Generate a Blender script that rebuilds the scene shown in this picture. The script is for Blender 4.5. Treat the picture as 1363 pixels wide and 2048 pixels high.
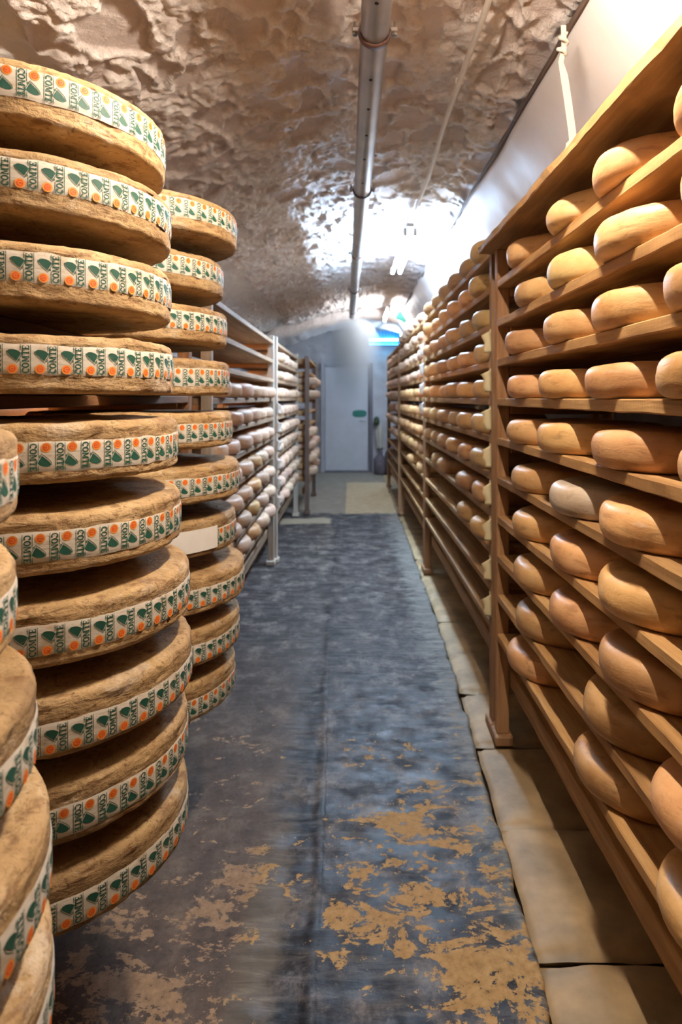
import bpy, bmesh, math, random
import numpy as np
from mathutils import Vector

for o in list(bpy.data.objects):
    bpy.data.objects.remove(o)
SC = bpy.context.scene
COL = SC.collection
rnd = random.Random(7)
EYE = 1.42

# ------------------------------------------------------------------ camera
cam = bpy.data.cameras.new('camera')
cam.sensor_fit = 'VERTICAL'
cam.sensor_height = 36.0
cam.lens = 1300 / 2048 * 36
cam.shift_x = (681.5 - 700) / 2048
cam.shift_y = (795 - 1024) / 2048
cam.clip_start = 0.02
cam.dof.use_dof = True
cam.dof.focus_distance = 1.45
cam.dof.aperture_fstop = 4.0
co = bpy.data.objects.new('camera', cam)
co.location = (0, 0, EYE)
co.rotation_euler = (math.pi / 2, 0, 0)
COL.objects.link(co)
SC.camera = co

# ------------------------------------------------------------------ world, exposure, light strengths
w = bpy.data.worlds.new('world')
SC.world = w
w.use_nodes = True
w.node_tree.nodes['Background'].inputs[0].default_value = (0.02, 0.02, 0.025, 1)
w.node_tree.nodes['Background'].inputs[1].default_value = 0.3
SC.view_settings.view_transform = 'Standard'
SC.view_settings.look = 'None'
SC.view_settings.gamma = 1.0
SC.view_settings.use_curve_mapping = False
SC.view_settings.exposure = 0.12
WARM = (1.0, 0.85, 0.69)
COOL = (0.50, 0.72, 1.0)
AMBER = (1.0, 0.38, 0.07)
NEAR_LAMP = 950.0      # tube strengths
FAR_LAMP = 470.0
REAR_FILL = 15.0  # fill lamp added out of view behind the camera
SIDE_LAMP = 120.0


# ------------------------------------------------------------------ noise in numpy
def _hash(ix, iy, iz, seed):
    h = (ix.astype(np.int64) * 374761393 + iy.astype(np.int64) * 668265263 + iz.astype(np.int64) * 2147483647 + seed * 974711) & 0xFFFFFFFF
    h = ((h ^ (h >> 13)) * 1274126177) & 0xFFFFFFFF
    h = ((h ^ (h >> 16)) * 2246822519) & 0xFFFFFFFF
    h = h ^ (h >> 15)
    return (h & 0xFFFFFF) / float(0xFFFFFF)


def vnoise(x, y, z=None, seed=0):
    x = np.asarray(x, float); y = np.asarray(y, float)
    z = np.zeros_like(x) if z is None else np.asarray(z, float)
    xi, yi, zi = np.floor(x), np.floor(y), np.floor(z)
    fx, fy, fz = x - xi, y - yi, z - zi
    s = lambda t: t * t * t * (t * (t * 6 - 15) + 10)
    fx, fy, fz = s(fx), s(fy), s(fz)
    r = 0
    for dx in (0, 1):
        for dy in (0, 1):
            for dz in (0, 1):
                r = r + _hash(xi + dx, yi + dy, zi + dz, seed) * (fx if dx else 1 - fx) * (fy if dy else 1 - fy) * (fz if dz else 1 - fz)
    return r * 2 - 1


def fbm(x, y, z=None, octv=4, seed=0, gain=0.5):
    r, a, f = 0, 1.0, 1.0
    for o in range(octv):
        r = r + a * vnoise(np.asarray(x) * f, np.asarray(y) * f, None if z is None else np.asarray(z) * f, seed + o * 17)
        a *= gain; f *= 2.03
    return r


def worley(x, y, seed=0):
    xi, yi = np.floor(x), np.floor(y)
    f1 = np.full(x.shape, 9.0); f2 = np.full(x.shape, 9.0); idv = np.zeros(x.shape)
    zz = np.zeros_like(xi)
    for dx in (-1, 0, 1):
        for dy in (-1, 0, 1):
            cx, cy = xi + dx, yi + dy
            px = cx + _hash(cx, cy, zz, seed); py = cy + _hash(cx, cy, zz, seed + 5)
            d = np.hypot(px - x, py - y)
            i = _hash(cx, cy, zz, seed + 9)
            nearer = d < f1
            f2 = np.where(nearer, f1, np.minimum(f2, d))
            idv = np.where(nearer, i, idv)
            f1 = np.where(nearer, d, f1)
    return f1, f2, idv


def sstep(a, b, x):
    t = np.clip((x - a) / (b - a), 0, 1)
    return t * t * (3 - 2 * t)


# ------------------------------------------------------------------ object helpers
def tag(o, label=None, cat=None, group=None, kind=None):
    if label: o['label'] = label
    if cat: o['category'] = cat
    if group: o['group'] = group
    if kind: o['kind'] = kind
    return o


def empty(name, loc=(0, 0, 0), rz=0.0):
    o = bpy.data.objects.new(name, None)
    o.empty_display_size = 0.1
    o.location = loc
    o.rotation_euler = (0, 0, rz)
    COL.objects.link(o)
    return o


def link(name, me, parent=None, loc=(0, 0, 0), rot=(0, 0, 0)):
    o = bpy.data.objects.new(name, me)
    o.location = loc
    o.rotation_euler = rot
    COL.objects.link(o)
    if parent is not None:
        o.parent = parent
    return o


def mesh(name, verts, faces, mats, smooth=True, mat_idx=None):
    me = bpy.data.meshes.new(name)
    me.from_pydata([tuple(v) for v in verts] if not isinstance(verts, list) else verts, [], faces)
    for m in (mats if isinstance(mats, (list, tuple)) else [mats]):
        me.materials.append(m)
    if smooth:
        me.polygons.foreach_set('use_smooth', [True] * len(me.polygons))
    if mat_idx is not None:
        me.polygons.foreach_set('material_index', mat_idx)
    me.update()
    return me


def grid_faces(nu, nv, wrap_u=False):
    f = []
    for i in range(nu if wrap_u else nu - 1):
        a = i * nv; b = ((i + 1) % nu) * nv
        for j in range(nv - 1):
            f.append((a + j, b + j, b + j + 1, a + j + 1))
    return f


def bm_mesh(name, bm, mats, smooth=False):
    me = bpy.data.meshes.new(name)
    bm.normal_update()
    bm.to_mesh(me); bm.free()
    for m in (mats if isinstance(mats, (list, tuple)) else [mats]):
        me.materials.append(m)
    if smooth:
        me.polygons.foreach_set('use_smooth', [True] * len(me.polygons))
    return me


_boxes = {}


def box_mesh(sx, sy, sz, mat, bev=0.003, name='box', rough=0.0, seed=0):
    """bevelled box centred on its own origin; rough > 0 adds sawn unevenness along the longest side"""
    key = (round(sx, 4), round(sy, 4), round(sz, 4), mat.name, bev, rough, seed)
    if key in _boxes:
        return _boxes[key]
    bm = bmesh.new()
    bmesh.ops.create_cube(bm, size=1.0)
    for v in bm.verts:
        v.co.x *= sx; v.co.y *= sy; v.co.z *= sz
    if bev > 0:
        bmesh.ops.bevel(bm, geom=list(bm.edges), offset=bev, segments=1, affect='EDGES')
    if rough > 0:
        ax = max(range(3), key=lambda i: (sx, sy, sz)[i])
        es = [e for e in bm.edges if abs((e.verts[0].co - e.verts[1].co)[ax]) > 0.5 * (sx, sy, sz)[ax]]
        bmesh.ops.subdivide_edges(bm, edges=es, cuts=90, use_grid_fill=True)
        vs = np.array([v.co[:] for v in bm.verts])
        n1 = fbm(vs[:, ax] * 9, vs[:, (ax + 1) % 3] * 40 + seed * 3, vs[:, (ax + 2) % 3] * 40, 3, seed)
        n2 = fbm(vs[:, ax] * 9 + 50, vs[:, (ax + 1) % 3] * 40, vs[:, (ax + 2) % 3] * 40, 3, seed + 3)
        for v, a, b in zip(bm.verts, n1, n2):
            v.co[(ax + 1) % 3] += a * rough * 0.5
            v.co[(ax + 2) % 3] += b * rough
    me = bm_mesh(name, bm, mat)
    _boxes[key] = me
    return me


def box(name, x0, x1, y0, y1, z0, z1, mat, parent=None, bev=0.003, rough=0.0, seed=0, origin=(0, 0, 0)):
    me = box_mesh(x1 - x0, y1 - y0, z1 - z0, mat, bev, name, rough, seed)
    return link(name, me, parent, ((x0 + x1) / 2 - origin[0], (y0 + y1) / 2 - origin[1], (z0 + z1) / 2 - origin[2]))


def revolve(profile, n=48, disp=None):
    """profile: list of (r, z) from the axis at the bottom to the axis on top"""
    verts = [(0, 0, profile[0][1])]
    ring = profile[1:-1]
    for i in range(n):
        a = 2 * math.pi * i / n
        for r, z in ring:
            verts.append((r * math.cos(a), r * math.sin(a), z))
    verts.append((0, 0, profile[-1][1]))
    m = len(ring)
    faces = []
    for i in range(n):
        a = 1 + i * m; b = 1 + ((i + 1) % n) * m
        faces.append((0, b, a))
        for j in range(m - 1):
            faces.append((a + j, b + j, b + j + 1, a + j + 1))
        faces.append((a + m - 1, b + m - 1, len(verts) - 1))
    v = np.array(verts)
    if disp is not None:
        v = disp(v)
    return v, faces


def tube_mesh(name, pts, r, mat, n=12, cap=True):
    pts = [Vector(p) for p in pts]
    verts, faces = [], []
    for i, p in enumerate(pts):
        t = (pts[min(i + 1, len(pts) - 1)] - pts[max(i - 1, 0)]).normalized()
        up = Vector((0, 0, 1)) if abs(t.z) < 0.95 else Vector((1, 0, 0))
        a = t.cross(up).normalized(); b = a.cross(t)
        rr = r[i] if isinstance(r, (list, tuple)) else r
        for k in range(n):
            th = 2 * math.pi * k / n
            verts.append(tuple(p + a * math.cos(th) * rr + b * math.sin(th) * rr))
    for i in range(len(pts) - 1):
        for k in range(n):
            faces.append((i * n + k, i * n + (k + 1) % n, (i + 1) * n + (k + 1) % n, (i + 1) * n + k))
    if cap:
        faces.append(tuple(range(n))[::-1]); faces.append(tuple(range((len(pts) - 1) * n, len(pts) * n)))
    me = mesh(name, verts, faces, mat)
    return me


# ------------------------------------------------------------------ materials
class NT:
    def __init__(self, name):
        self.m = bpy.data.materials.new(name)
        self.m.use_nodes = True
        self.t = self.m.node_tree
        self.b = self.t.nodes['Principled BSDF']
        self.out = self.t.nodes['Material Output']

    def n(self, kind, **kw):
        nd = self.t.nodes.new(kind)
        for k, v in kw.items():
            if k.startswith('i_'):
                nd.inputs[k[2:].replace('_', ' ')].default_value = v
            else:
                setattr(nd, k, v)
        return nd

    def l(self, a, b):
        self.t.links.new(a, b)

    def coord(self, scale=(1, 1, 1), loc=(0, 0, 0), out='Object', rnd_off=False):
        tc = self.n('ShaderNodeTexCoord')
        mp = self.n('ShaderNodeMapping')
        mp.inputs['Scale'].default_value = scale
        mp.inputs['Location'].default_value = loc
        src = tc.outputs[out]
        if rnd_off:
            oi = self.n('ShaderNodeObjectInfo')
            mul = self.n('ShaderNodeMath', operation='MULTIPLY'); mul.inputs[1].default_value = 37.0
            self.l(oi.outputs['Random'], mul.inputs[0])
            ad = self.n('ShaderNodeVectorMath', operation='ADD')
            self.l(src, ad.inputs[0]); self.l(mul.outputs[0], ad.inputs[1])
            src = ad.outputs[0]
        self.l(src, mp.inputs['Vector'])
        return mp.outputs[0]

    def noise(self, vec, scale, detail=4, rough=0.55, dist=0.0):
        nd = self.n('ShaderNodeTexNoise')
        nd.inputs['Scale'].default_value = scale
        nd.inputs['Detail'].default_value = detail
        nd.inputs['Roughness'].default_value = rough
        nd.inputs['Distortion'].default_value = dist
        self.l(vec, nd.inputs['Vector'])
        return nd.outputs['Fac']

    def ramp(self, fac, stops, interp='LINEAR'):
        r = self.n('ShaderNodeValToRGB')
        r.color_ramp.interpolation = interp
        e = r.color_ramp.elements
        while len(e) < len(stops):
            e.new(0.5)
        for el, (p, c) in zip(e, stops):
            el.position = p
            el.color = (c, c, c, 1) if isinstance(c, (int, float)) else (*c, 1)
        self.l(fac, r.inputs[0])
        return r.outputs[0]

    def mix(self, fac, a, b, mode='MIX'):
        m = self.n('ShaderNodeMix', data_type='RGBA', blend_type=mode)
        for s, v in ((0, fac), (6, a), (7, b)):
            if isinstance(v, (int, float)):
                m.inputs[s].default_value = v
            elif isinstance(v, tuple):
                m.inputs[s].default_value = (*v, 1)
            else:
                self.l(v, m.inputs[s])
        return m.outputs[2]

    def math(self, op, a, b=None, c=None):
        m = self.n('ShaderNodeMath', operation=op)
        for i, v in enumerate((a, b, c)):
            if v is None: continue
            if isinstance(v, (int, float)): m.inputs[i].default_value = v
            else: self.l(v, m.inputs[i])
        return m.outputs[0]

    def maprange(self, v, a, b, c, d):
        m = self.n('ShaderNodeMapRange', interpolation_type='SMOOTHSTEP')
        for i, x in enumerate((a, b, c, d)):
            m.inputs[i + 1].default_value = x
        self.l(v, m.inputs[0])
        return m.outputs[0]

    def bump(self, h, strength=0.4, dist=0.004, prev=None):
        b = self.n('ShaderNodeBump')
        b.inputs['Strength'].default_value = strength
        b.inputs['Distance'].default_value = dist
        self.l(h, b.inputs['Height'])
        if prev is not None: self.l(prev, b.inputs['Normal'])
        self.l(b.outputs[0], self.b.inputs['Normal'])
        return b.outputs[0]

    def set(self, color=None, rough=None, metal=None, spec=None):
        for key, v in (('Base Color', color), ('Roughness', rough), ('Metallic', metal), ('Specular IOR Level', spec)):
            if v is None: continue
            if isinstance(v, tuple): self.b.inputs[key].default_value = (*v, 1)
            elif isinstance(v, (int, float)): self.b.inputs[key].default_value = v
            else: self.l(v, self.b.inputs[key])
        return self.m


def plain(name, color, rough=0.6, metal=0.0, var=0.15, scale=30, bump=0.15, dist=0.002):
    t = NT(name)
    v = t.coord()
    n = t.noise(v, scale, 5)
    lo = tuple(c * (1 - var) for c in color); hi = tuple(min(1, c * (1 + var)) for c in color)
    t.set(t.ramp(n, [(0.3, lo), (0.7, hi)]), rough, metal)
    if bump: t.bump(n, bump, dist)
    return t.m


def wood(name, axis, dark, mid, light, rough=0.7):
    t = NT(name)
    sc = [26, 26, 26]; sc[axis] = 1.6
    v = t.coord(tuple(sc), rnd_off=True)
    g = t.noise(v, 1.0, 6, 0.6, 0.6)
    sc2 = [90, 90, 90]; sc2[axis] = 9
    v2 = t.coord(tuple(sc2), rnd_off=True)
    f = t.noise(v2, 1.0, 4, 0.7)
    saw = [14, 14, 14]; saw[axis] = 130
    v3 = t.coord(tuple(saw), rnd_off=True)
    s = t.noise(v3, 1.0, 2, 0.5)
    col = t.ramp(g, [(0.28, dark), (0.5, mid), (0.72, light)])
    col = t.mix(t.ramp(f, [(0.35, 0.35), (0.65, 0.0)]), col, dark)
    oi = t.n('ShaderNodeObjectInfo')
    val = t.maprange(oi.outputs['Random'], 0, 1, 0.8, 1.15)
    hs = t.n('ShaderNodeHueSaturation'); t.l(val, hs.inputs['Value']); t.l(col, hs.inputs['Color'])
    h = t.math('ADD', t.math('MULTIPLY', f, 0.6), t.math('MULTIPLY', s, 0.5))
    t.bump(h, 0.55, 0.003)
    return t.set(hs.outputs[0], rough)


M = {}
M['board'] = wood('sawn spruce board', 1, (0.23, 0.11, 0.036), (0.45, 0.25, 0.09), (0.61, 0.385, 0.165))
M['post'] = wood('spruce post', 2, (0.20, 0.09, 0.035), (0.38, 0.20, 0.09), (0.52, 0.31, 0.16))
M['rail'] = wood('spruce rail', 0, (0.18, 0.08, 0.03), (0.34, 0.17, 0.07), (0.45, 0.26, 0.12))
M['pale_board'] = wood('pale grey weathered board', 1, (0.15, 0.085, 0.045), (0.29, 0.18, 0.10), (0.42, 0.28, 0.17))
M['pale_post'] = wood('pale grey weathered post', 2, (0.32, 0.25, 0.18), (0.48, 0.40, 0.32), (0.62, 0.55, 0.46))
M['dark_post'] = wood('dark stained post', 2, (0.06, 0.035, 0.025), (0.13, 0.075, 0.05), (0.19, 0.12, 0.085))
M['dark_board'] = wood('dark shelf board', 1, (0.10, 0.045, 0.018), (0.20, 0.10, 0.04), (0.30, 0.165, 0.075))
M['batten'] = wood('dark batten', 1, (0.05, 0.03, 0.02), (0.11, 0.07, 0.05), (0.20, 0.14, 0.11))


def mat_big_rind():
    t = NT('rough ochre cheese rind')
    v = t.coord(rnd_off=True)
    vs = t.coord((22, 22, 70), rnd_off=True)
    a = t.noise(v, 7, 6, 0.6)
    b = t.noise(vs, 1.0, 5, 0.65, 0.4)
    c = t.noise(v, 75, 5, 0.68)
    col = t.ramp(a, [(0.3, (0.26, 0.152, 0.060)), (0.5, (0.42, 0.268, 0.118)), (0.72, (0.54, 0.375, 0.19))])
    col = t.mix(t.ramp(b, [(0.36, 0.85), (0.48, 0.0)]), col, (0.20, 0.10, 0.035))
    col = t.mix(t.ramp(c, [(0.34, 0.85), (0.43, 0.0)]), col, (0.16, 0.08, 0.03))
    d = t.noise(t.coord((5, 5, 9), (3, 1, 2), rnd_off=True), 1.0, 7, 0.7)
    col = t.mix(t.ramp(d, [(0.57, 0.0), (0.70, 0.6)]), col, (0.70, 0.62, 0.50))
    oi = t.n('ShaderNodeObjectInfo')
    hs = t.n('ShaderNodeHueSaturation')
    t.l(t.maprange(oi.outputs['Random'], 0, 1, 0.86, 1.12), hs.inputs['Value']); t.l(col, hs.inputs['Color'])
    n1 = t.bump(b, 0.9, 0.006)
    t.bump(c, 0.7, 0.004, n1)
    return t.set(hs.outputs[0], 0.8)


def mat_band():
    t = NT('worn white casein band')
    v = t.coord((20, 20, 30), rnd_off=True)
    a = t.noise(v, 1.0, 7, 0.7)
    st = t.noise(t.coord((30, 30, 160), rnd_off=True), 1.0, 4, 0.6)
    col = t.mix(t.ramp(a, [(0.53, 0.0), (0.68, 0.8)]), (0.68, 0.62, 0.53), (0.42, 0.28, 0.14))
    col = t.mix(t.ramp(st, [(0.33, 0.5), (0.45, 0.0)]), col, (0.52, 0.40, 0.26))
    t.bump(st, 0.4, 0.0015)
    return t.set(col, 0.7)


def mat_print(name, col, rough=0.6):
    t = NT(name)
    a = t.noise(t.coord((26, 26, 40), rnd_off=True), 1.0, 7, 0.75)
    t.set(tuple(col), rough)
    t.b.inputs['Alpha'].default_value = 1
    t.l(t.ramp(a, [(0.60, 1.0), (0.70, 0.12)]), t.b.inputs['Alpha'])
    return t.m


def mat_small(name, lo, mid, hi, bloom):
    t = NT(name)
    v = t.coord(rnd_off=True)
    a = t.noise(v, 9, 6, 0.6)
    b = t.noise(t.coord((8, 8, 26), rnd_off=True), 2.2, 5, 0.6, 0.5)
    c = t.noise(v, 120, 4, 0.6)
    col = t.ramp(a, [(0.25, lo), (0.5, mid), (0.75, hi)])
    col = t.mix(t.ramp(b, [(0.30, 0.6), (0.45, 0.0)]), col, tuple(x * 0.6 for x in lo))
    col = t.mix(t.ramp(b, [(0.60, 0.0), (0.78, bloom)]), col, (0.74, 0.62, 0.48))
    oi = t.n('ShaderNodeObjectInfo')
    hs = t.n('ShaderNodeHueSaturation')
    t.l(t.maprange(oi.outputs['Random'], 0, 1, 0.8, 1.16), hs.inputs['Value'])
    hu = t.math('MULTIPLY_ADD', oi.outputs['Random'], 7.31, 0.0)
    t.l(t.maprange(t.math('FRACT', hu), 0, 1, 0.493, 0.507), hs.inputs['Hue'])
    t.l(col, hs.inputs['Color'])
    n1 = t.bump(b, 0.35, 0.004)
    t.bump(c, 0.25, 0.0015, n1)
    return t.set(hs.outputs[0], t.ramp(a, [(0.3, 0.36), (0.7, 0.6)]), spec=0.45)


M['rind'] = mat_big_rind()
M['band'] = mat_band()
M['green'] = mat_print('green print', (0.012, 0.085, 0.055))
M['orange'] = mat_print('orange print', (0.85, 0.30, 0.04))
M['red'] = mat_print('red orange print', (0.80, 0.10, 0.02))
M['pale_print'] = mat_print('white print', (0.74, 0.67, 0.57))
M['small'] = mat_small('orange tan washed rind', (0.46, 0.225, 0.085), (0.62, 0.355, 0.15), (0.72, 0.46, 0.22), 0.4)
M['white_small'] = mat_small('white moulded rind', (0.50, 0.36, 0.22), (0.62, 0.50, 0.37), (0.70, 0.62, 0.50), 0.8)
M['yellow_small'] = mat_small('yellow rind', (0.56, 0.33, 0.12), (0.67, 0.45, 0.19), (0.74, 0.54, 0.27), 0.2)
M['pale_small'] = mat_small('pale pinkish rind', (0.48, 0.28, 0.17), (0.60, 0.39, 0.26), (0.68, 0.49, 0.36), 0.45)
M['paper'] = plain('cream paper card', (0.78, 0.68, 0.42), 0.7, var=0.05, scale=12, bump=0.05)
M['white_paper'] = plain('white paper card', (0.82, 0.80, 0.76), 0.7, var=0.06, scale=12, bump=0.05)
M['galv'] = plain('galvanised steel pipe', (0.36, 0.345, 0.335), 0.42, 0.7, 0.12, 9, 0.08)
M['steel'] = plain('dull steel', (0.45, 0.43, 0.42), 0.35, 0.9, 0.1, 40, 0.05)
M['rust'] = plain('rusty brown rubber lined clamp', (0.12, 0.06, 0.045), 0.6, 0.2, 0.2, 50, 0.1)
M['black'] = plain('black hole', (0.01, 0.008, 0.008), 0.8, 0, 0.1, 20, 0)
M['conduit'] = plain('white conduit', (0.82, 0.79, 0.75), 0.4, 0, 0.06, 20, 0.03)
M['lamp_body'] = plain('grey lamp housing', (0.62, 0.63, 0.64), 0.5, 0, 0.05, 20, 0.03)
M['strap'] = plain('cream webbing strap', (0.52, 0.48, 0.42), 0.8, 0, 0.08, 200, 0.2, 0.001)
M['door'] = plain('painted grey white door', (0.56, 0.58, 0.62), 0.5, 0, 0.06, 4, 0.05)
M['frame'] = plain('grey door frame', (0.42, 0.42, 0.45), 0.55, 0, 0.08, 8, 0.05)
M['dark_gap'] = plain('dark jamb and sill', (0.13, 0.12, 0.14), 0.6, 0, 0.1, 8, 0.05)
M['green_plate'] = plain('dark green enamel plate', (0.02, 0.16, 0.13), 0.4, 0, 0.08, 20, 0.02)
M['rag'] = plain('pale rag', (0.50, 0.46, 0.40), 0.9, 0, 0.1, 60, 0.2)
M['sack'] = plain('dark purple grey sack', (0.10, 0.085, 0.10), 0.85, 0, 0.2, 20, 0.2)
M['green_bottle'] = plain('dark green glove', (0.045, 0.07, 0.03), 0.6, 0, 0.15, 30, 0.1)
M['yellow_wood'] = plain('yellow wood scrap', (0.62, 0.38, 0.10), 0.7, 0, 0.15, 20, 0.15)


def mat_ceiling():
    t = NT('limewashed rubble vault')
    v = t.coord()
    at = t.n('ShaderNodeAttribute', attribute_name='stone')
    a = t.noise(v, 3.0, 6, 0.6)
    b = t.noise(v, 26, 7, 0.68)
    c = t.noise(v, 110, 4, 0.6)
    stone = t.ramp(a, [(0.3, (0.66, 0.56, 0.52)), (0.7, (0.78, 0.69, 0.65))])
    lime = t.ramp(b, [(0.3, (0.72, 0.64, 0.60)), (0.5, (0.86, 0.80, 0.77)), (0.7, (0.95, 0.93, 0.92))])
    sep = t.n('ShaderNodeSeparateColor'); t.l(at.outputs['Color'], sep.inputs[0])
    col = t.mix(sep.outputs[0], lime, stone)
    col = t.mix(sep.outputs[1], col, (0.93, 0.92, 0.90))  # left haunch whitened in place of the stronger light on it
    n1 = t.bump(b, 0.9, 0.016)
    t.bump(c, 0.6, 0.004, n1)
    return t.set(col, 0.85)


M['ceiling'] = mat_ceiling()


def mat_tarp():
    t = NT('white plastic sheet')
    v = t.coord()
    n = t.noise(v, 4, 4, 0.5)
    t.bump(t.noise(v, 7, 3, 0.5, 0.5), 0.25, 0.01)
    t.b.inputs['Transmission Weight'].default_value = 0.0
    return t.set(t.ramp(n, [(0.3, (0.70, 0.67, 0.66)), (0.7, (0.80, 0.78, 0.77))]), 0.5)


M['tarp'] = mat_tarp()


def mat_walk():
    t = NT('worn dark painted concrete')
    tc = t.n('ShaderNodeTexCoord')
    sep = t.n('ShaderNodeSeparateXYZ'); t.l(tc.outputs['Object'], sep.inputs[0])
    X, Y = sep.outputs[0], sep.outputs[1]
    v = t.coord()
    vx = t.coord((1.0, 1.7, 1))
    big = t.noise(vx, 2.1, 2, 0.5)
    med = t.noise(vx, 7.5, 9, 0.68, 0.9)
    mot = t.noise(t.coord((2.2, 1.7, 1), (5, 3, 0)), 3.2, 10, 0.76, 0.15)
    wet = t.noise(t.coord((1.5, 2.0, 1), (1, 8, 0)), 5.0, 9, 0.74, 0.1)
    fine = t.noise(v, 42, 7, 0.68)
    grit = t.noise(v, 160, 4, 0.7)
    cross = t.noise(t.coord((5, 30, 1)), 1.0, 6, 0.66, 0.8)
    wob = t.math('SUBTRACT', med, 0.5)
    # dark paint coat, blue black with paler scuffs running across
    paint = t.ramp(mot, [(0.42, (0.005, 0.0045, 0.006)), (0.49, (0.018, 0.015, 0.016)), (0.54, (0.055, 0.047, 0.045)), (0.63, (0.17, 0.145, 0.125))])
    paint = t.mix(t.ramp(cross, [(0.48, 0.0), (0.66, 0.4)]), paint, (0.18, 0.16, 0.14))
    paint = t.mix(t.ramp(fine, [(0.30, 0.65), (0.44, 0.0)]), paint, (0.012, 0.011, 0.014))
    # brown bare concrete left of the seam
    left = t.maprange(t.math('MULTIPLY_ADD', wob, 0.35, X), -0.30, -0.20, 1, 0)
    bare = t.ramp(mot, [(0.3, (0.040, 0.030, 0.025)), (0.5, (0.105, 0.078, 0.060)), (0.72, (0.20, 0.155, 0.115))])
    bare = t.mix(t.ramp(fine, [(0.32, 0.6), (0.46, 0.0)]), bare, (0.03, 0.022, 0.02))
    col = t.mix(t.math('MULTIPLY', left, t.maprange(Y, 2.2, 4.2, 0.9, 0.12)), paint, bare)
    # rubble coloured strip along the seam
    strip = t.math('MULTIPLY', t.maprange(t.math('ABSOLUTE', t.math('ADD', t.math('MULTIPLY_ADD', wob, 0.12, X), 0.235)), 0.03, 0.075, 0.9, 0), t.maprange(Y, 1.7, 2.4, 1.0, 0.15))
    col = t.mix(strip, col, t.ramp(cross, [(0.3, (0.05, 0.045, 0.035)), (0.55, (0.14, 0.115, 0.085)), (0.75, (0.26, 0.22, 0.165))]))
    seamx = t.math('ADD', X, t.math('MULTIPLY_ADD', t.maprange(Y, 1.8, 4.0, 0, 1), 0.035, 0.085))
    crack = t.maprange(t.math('ABSOLUTE', t.math('MULTIPLY_ADD', wob, 0.03, seamx)), 0.0015, 0.006, 1, 0)
    crack = t.math('MULTIPLY', crack, t.maprange(cross, 0.35, 0.5, 1.0, 0.35))
    # grey worn margin beside the slabs
    marg = t.maprange(t.math('MULTIPLY_ADD', wob, 0.6, X), 0.36, 0.50, 0, 0.85)
    col = t.mix(marg, col, t.ramp(cross, [(0.3, (0.085, 0.080, 0.072)), (0.7, (0.30, 0.28, 0.24))]))
    # tan patches where the coat has flaked off: dense near, sparse further on
    edge = t.math('ADD', t.math('MULTIPLY', big, 0.36), t.math('ADD', t.math('MULTIPLY', med, 0.70), t.math('MULTIPLY', fine, 0.32)))
    thr = t.maprange(Y, 1.2, 4.2, 0.705, 0.885)
    hole = t.maprange(t.math('ABSOLUTE', t.math('ADD', X, 0.17)), 0.05, 0.16, 0.07, 0.0)
    thr = t.math('ADD', thr, hole)
    thr = t.math('ADD', thr, t.maprange(X, 0.05, 0.22, 0.0, -0.02))
    flake = t.maprange(t.math('SUBTRACT', edge, thr), 0.0, 0.010, 0, 1)
    tan = t.ramp(fine, [(0.25, (0.22, 0.125, 0.050)), (0.5, (0.40, 0.245, 0.105)), (0.75, (0.52, 0.345, 0.17))])
    tan = t.mix(left, tan, t.ramp(fine, [(0.3, (0.20, 0.125, 0.072)), (0.7, (0.38, 0.255, 0.155))]))
    tan = t.mix(t.ramp(grit, [(0.28, 0.7), (0.36, 0.0)]), tan, (0.08, 0.05, 0.03))
    col = t.mix(flake, col, tan)
    col = t.mix(crack, col, (0.01, 0.009, 0.009))
    # far bare cement beyond the painted run, with a tan rectangle on the right
    far = t.maprange(t.math('MULTIPLY_ADD', wob, 0.3, Y), 7.93, 8.02, 0, 1)
    cem = t.ramp(med, [(0.3, (0.16, 0.135, 0.105)), (0.7, (0.30, 0.26, 0.20))])
    rect = t.math('MULTIPLY', t.maprange(X, -0.07, -0.05, 0, 1), t.maprange(Y, 10.85, 10.95, 1, 0))
    cem = t.mix(rect, cem, t.ramp(med, [(0.3, (0.36, 0.27, 0.15)), (0.7, (0.50, 0.40, 0.25))]))
    col = t.mix(far, col, cem)
    sm = t.math('MULTIPLY', t.maprange(t.math('ABSOLUTE', t.math('SUBTRACT', t.math('MULTIPLY_ADD', med, 0.3, Y), 7.62)), 0.12, 0.2, 1, 0), t.maprange(X, -0.25, -0.2, 0.8, 0))
    col = t.mix(sm, col, (0.40, 0.33, 0.22))
    rough = t.mix(flake, t.ramp(wet, [(0.36, 0.36), (0.48, 0.47), (0.6, 0.68)]), (0.85, 0.85, 0.85))
    rough = t.mix(left, rough, (0.62, 0.62, 0.62))
    rough = t.mix(far, rough, (0.65, 0.65, 0.65))
    hgt = t.math('ADD', t.math('MULTIPLY', cross, 0.8), t.math('ADD', t.math('MULTIPLY', flake, -0.3), t.math('MULTIPLY', crack, -1.0)))
    n1 = t.bump(hgt, 0.30, 0.003)
    t.bump(fine, 0.4, 0.003, n1)
    return t.set(col, rough, spec=t.mix(flake, (0.26, 0.26, 0.26), (0.2, 0.2, 0.2)))


M['walk'] = mat_walk()
M['slab'] = plain('worn sandstone slab', (0.37, 0.255, 0.13), 0.6, 0, 0.38, 6, 0.25, 0.004)
M['earth'] = plain('dark earth bed', (0.05, 0.035, 0.025), 0.9, 0, 0.3, 12, 0.3)


def mat_wall(name, lo, hi):
    t = NT(name)
    v = t.coord()
    a = t.noise(v, 3, 6, 0.6); b = t.noise(v, 22, 6, 0.65)
    t.bump(b, 0.6, 0.015)
    return t.set(t.ramp(a, [(0.3, lo), (0.7, hi)]), 0.85)


M['wall'] = mat_wall('darkened brown limewashed wall', (0.17, 0.12, 0.09), (0.30, 0.23, 0.18))  # colour darkened to cut bounced light and deepen shade in the racks
M['end_wall'] = mat_wall('grey plaster end wall', (0.42, 0.41, 0.42), (0.55, 0.54, 0.55))


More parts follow.
